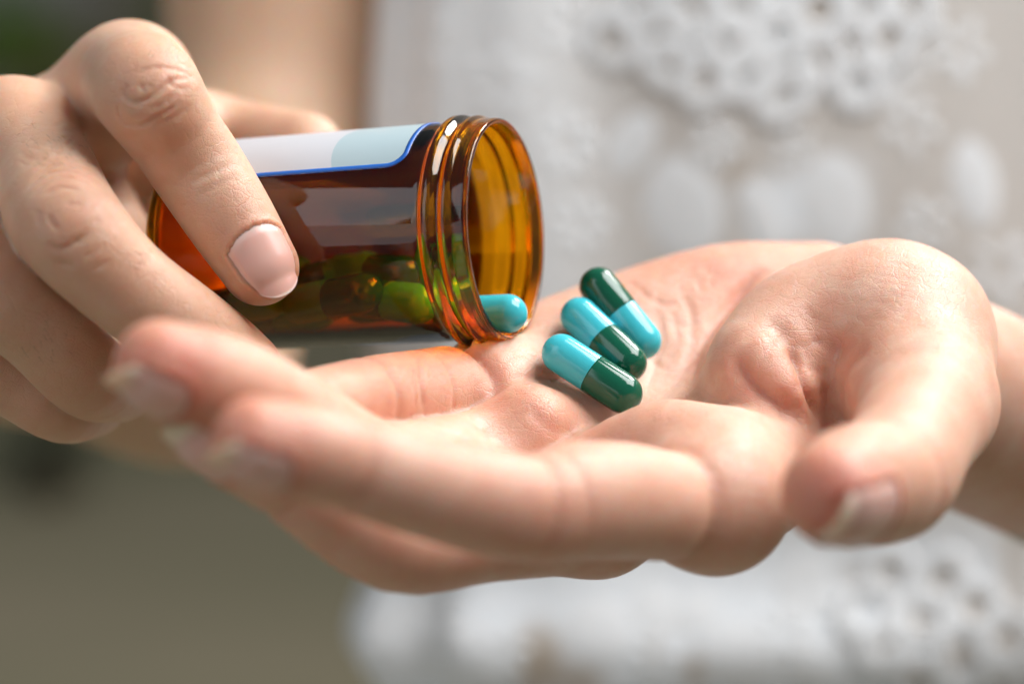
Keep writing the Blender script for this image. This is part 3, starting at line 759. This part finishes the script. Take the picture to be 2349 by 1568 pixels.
HOLES = [(1511, 72), (1584, 23), (1693, 20), (1684, 93), (1783, 86), (1715, 168), (1806, 222), (1887, 131), (1878, 27), (2032, 86), (1965, 199), (1992, 23), (1539, 154), (1412, 90), (1460, 20), (1625, 190), (2095, 20),
         (2044, 1311), (2157, 1328), (2236, 1394), (2116, 1421), (2205, 1504), (2026, 1473), (2308, 1476), (1992, 1404), (2300, 1560), (2110, 1560), (1640, 640), (1700, 400)]
for cx, cy in HOLES: white = white*(1-0.95*g(cx, cy, 30, 36))
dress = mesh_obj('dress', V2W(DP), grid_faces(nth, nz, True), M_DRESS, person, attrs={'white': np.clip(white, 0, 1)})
def sang(q):
    a, b_ = q[:, 0]/T_A, -q[:, 1]/T_B
    return np.arctan2(np.sign(a)*np.abs(a)**2, np.sign(b_)*np.abs(b_)**2)
def to_dress(pts):
    """photo points -> (angle, height) on the dress"""
    pts = np.asarray(pts, float); dirs = np.stack([(pts[:, 0]-CX)/(FOC*K), np.ones(len(pts)), (CY-pts[:, 1])/(FOC*K)], -1)
    t = np.full(len(pts), 400.0)
    for _ in range(45):
        q = dirs*t[:, None]-T_C; k0 = (np.abs(q[:, 0]/T_A)**4+np.abs(q[:, 1]/T_B)**4)**0.25; th_ = sang(q)
        t = np.minimum(t+np.clip((k0-dress_r(th_, q[:, 2]))*T_B*0.8, -8, 30), 640)
    q = dirs*t[:, None]-T_C
    return sang(q), q[:, 2]
def lace_ring(cx, cy, rx, ry, rot, tr):
    a = np.linspace(0, 2*np.pi, 25)[:-1]; cr, sr = math.cos(rot), math.sin(rot)
    pts = np.stack([cx+rx*np.cos(a)*cr-ry*np.sin(a)*sr, cy+rx*np.cos(a)*sr+ry*np.sin(a)*cr], -1)
    th_, z_ = to_dress(pts); C = dress_pt(th_, z_, tr*0.5)
    T = np.roll(C, -1, 0)-np.roll(C, 1, 0); T /= np.linalg.norm(T, axis=1, keepdims=True)
    nn_ = np.stack([np.sin(th_), -np.cos(th_), 0*th_], -1); Bv = np.cross(T, nn_); Bv /= np.linalg.norm(Bv, axis=1, keepdims=True); A = np.cross(Bv, T)
    nu = 8; u = np.linspace(0, 2*np.pi, nu, endpoint=False)
    G = C[:, None]+tr*(np.cos(u)[None, :, None]*A[:, None]*0.09+np.sin(u)[None, :, None]*Bv[:, None]*1.15)
    F = []
    n = len(C)
    for i in range(n):
        for j in range(nu): F.append((i*nu+j, ((i+1) % n)*nu+j, ((i+1) % n)*nu+(j+1) % nu, i*nu+(j+1) % nu))
    return mesh_obj('lace_loop', V2W(G.reshape(-1, 3)), np.array(F), M_LACE, dress)
def lace_petal(cx, cy, rx, ry, rot, hgt=0.4):
    na_, nr = 28, 6; cr, sr = math.cos(rot), math.sin(rot); pts = []; rr_ = []
    for k_ in range(nr):
        f = (k_+0.02)/(nr-1)
        for a in np.linspace(0, 2*np.pi, na_, endpoint=False):
            pinch = 1-0.25*max(0, -math.sin(a))**3
            x, y = rx*f*math.cos(a)*pinch, ry*f*math.sin(a); pts.append((cx+x*cr-y*sr, cy+x*sr+y*cr)); rr_.append(f)
    th_, z_ = to_dress(np.array(pts)); rr_ = np.array(rr_)
    P = dress_pt(th_, z_, -0.3+(hgt+0.3)*(1-rr_**4))
    F = [(k_*na_+i, k_*na_+(i+1) % na_, (k_+1)*na_+(i+1) % na_, (k_+1)*na_+i) for k_ in range(nr-1) for i in range(na_)]
    return mesh_obj('lace_petal', V2W(P), np.array(F), M_LACE, dress)
for cx, cy in HOLES[:-2]:
    lace_ring(cx+rng.uniform(-6, 6), cy+rng.uniform(-6, 6), 42+rng.uniform(-6, 14), 52+rng.uniform(-6, 16), rng.uniform(-1.2, 1.2), 2.2)
for a in ((1566, 480, 98, 140, -.25), (1745, 500, 48, 110, -.35), (1919, 465, 88, 135, -.15), (2236, 420, 62, 120, -.2), (1450, 330, 60, 95, .5), (1373, 1450, 92, 96, .1), (1500, 1390, 60, 70, .4), (1700, 1500, 105, 96, .2), (1848, 1340, 80, 90, .5), (1850, 1530, 60, 90, -.4), (930, 1470, 120, 110, .3), (1080, 1530, 90, 120, -.2), (1600, 1400, 60, 60, 0)):
    lace_petal(*a)
for fx, fy, fr in ((960, 90, 80), (1140, 200, 90), (930, 260, 70), (1310, 60, 75), (1300, 330, 85), (1100, 400, 70), (1330, 520, 70), (1640, 330, 60), (1820, 340, 50), (2090, 290, 70), (2200, 120, 80), (2120, 520, 70), (2300, 620, 80), (1000, 1420, 80), (1150, 1500, 70), (880, 1520, 70), (1500, 1500, 60), (1800, 1450, 70), (1930, 1400, 60)):
    np_ = int(rng.integers(5, 8)); a0 = rng.uniform(0, 6.3)
    for k_ in range(np_):
        a_ = a0+k_*2*math.pi/np_; rr_ = fr*rng.uniform(.55, .7)
        lace_petal(fx+rr_*math.cos(a_), fy+rr_*math.sin(a_), fr*.26*rng.uniform(.8, 1.2), fr*.40*rng.uniform(.85, 1.15), a_-math.pi/2, 0.5)

# ------------------------------------------------------------------ ground and garden behind
def ground_material():
    m = mat('ground', (0.14, 0.13, 0.08), 0.9, 0.2); b = bsdf(m)
    tc = N(m, 'ShaderNodeTexCoord'); nz_ = N(m, 'ShaderNodeTexNoise'); nz_.inputs['Scale'].default_value = 1.6; nz_.inputs['Detail'].default_value = 5
    mpg = N(m, 'ShaderNodeMapping'); mpg.inputs['Scale'].default_value = (0.25, 1.6, 1.0); L(m, tc.outputs['Object'], mpg.inputs[0]); L(m, mpg.outputs[0], nz_.inputs['Vector']); r = N(m, 'ShaderNodeValToRGB'); e = r.color_ramp.elements
    e[0].position = 0.3; e[0].color = (0.29, 0.28, 0.17, 1); e[1].position = 0.7; e[1].color = (0.46, 0.39, 0.27, 1)
    L(m, nz_.outputs['Fac'], r.inputs[0]); L(m, r.outputs[0], b.inputs['Base Color']); return m
gx = np.linspace(-40, 40, 41); GX, GY = np.meshgrid(gx, gx+30, indexing='ij')
tag(mesh_obj('ground', np.stack([GX.ravel(), GY.ravel(), 0*GX.ravel()], -1), grid_faces(41, 41), ground_material()), kind='structure')
M_LEAF = mat('leaf', (0.20, 0.46, 0.03), 0.5, 0.4); M_LEAF2 = mat('pale_leaf', (0.30, 0.34, 0.08), 0.5, 0.4); M_STEM = mat('stem', (0.12, 0.09, 0.05), 0.8)
def at_px(px, py, dist):
    d = np.array([(px-CX)/(FOC*K), 1.0, (CY-py)/(FOC*K)]); return V2W(d*dist)
def plant(px, py, dist, rad, n, m, label):
    c = at_px(px, py, dist)
    e = empty('garden_plant', (c[0], c[1], 0)); tag(e, label, 'plant', 'garden plants behind the person')
    Vs, Fs = [], []
    for i in range(n):
        d = rng.normal(0, 1, 3); d /= np.linalg.norm(d); p = c + d*rad*rng.uniform(.3, 1)**.6
        a = rng.normal(0, 1, 3); a /= np.linalg.norm(a); b_ = np.cross(a, d); b_ /= np.linalg.norm(b_)+1e-9; l_ = rad*rng.uniform(.22, .4)
        k_ = len(Vs); nrm = np.cross(a, b_)
        Vs += [p, p+a*l_*.5+b_*l_*.28+nrm*l_*.06, p+a*l_, p+a*l_*.5-b_*l_*.28+nrm*l_*.06]; Fs.append((k_, k_+1, k_+2, k_+3))
    mesh_obj('crown', np.array(Vs), Fs, m, e)
    p_, f_ = tube(np.linspace([c[0], c[1], 0], c, 8), 0.03, 0.012, 8); mesh_obj('stem', p_, f_, M_STEM, e)
plant(20, 100, 6800, 0.20, 200, M_LEAF, 'dark green plant at the upper left beyond the fingers')
plant(85, 150, 6000, 0.14, 160, M_LEAF2, 'small yellow-green plant just above the back of the hand')
plant(385, 10, 7300, 0.08, 90, M_LEAF, 'green plant sprig showing between index finger and upper arm')
plant(110, 1010, 3250, 0.10, 160, mat('dark_leaf', (0.025, 0.035, 0.015), 0.6), 'low dark plant below the little finger of the bottle hand')
def stone(px, py, dist, rx, ry, rz, label):
    c = at_px(px, py, dist); u = np.linspace(0, 2*np.pi, 24, endpoint=False); t = np.linspace(0.01, np.pi-0.01, 14); P = []
    for a in u:
        for b_ in t:
            k_ = 1+0.08*math.sin(3*a+1)+0.06*math.sin(5*b_+a*2); P.append(c+np.array([rx*math.cos(a)*math.sin(b_), ry*math.sin(a)*math.sin(b_), rz*math.cos(b_)])*k_)
    m = mat('pale_stone', (0.62, 0.58, 0.52), 0.9); tc = N(m, 'ShaderNodeTexCoord'); nz_ = N(m, 'ShaderNodeTexNoise'); nz_.inputs['Scale'].default_value = 9; L(m, tc.outputs['Object'], nz_.inputs['Vector'])
    r = N(m, 'ShaderNodeValToRGB'); r.color_ramp.elements[0].color = (0.48, 0.44, 0.38, 1); r.color_ramp.elements[1].color = (0.72, 0.69, 0.64, 1); L(m, nz_.outputs['Fac'], r.inputs[0]); L(m, r.outputs[0], bsdf(m).inputs['Base Color'])
    tag(mesh_obj('garden_stone', np.array(P), grid_faces(24, 14, True), m), label, 'stone')
stone(40, -5, 8200, 0.35, 0.3, 0.12, 'pale stone at the top left corner behind the dark green plant')

print('done', time.time()-_t)
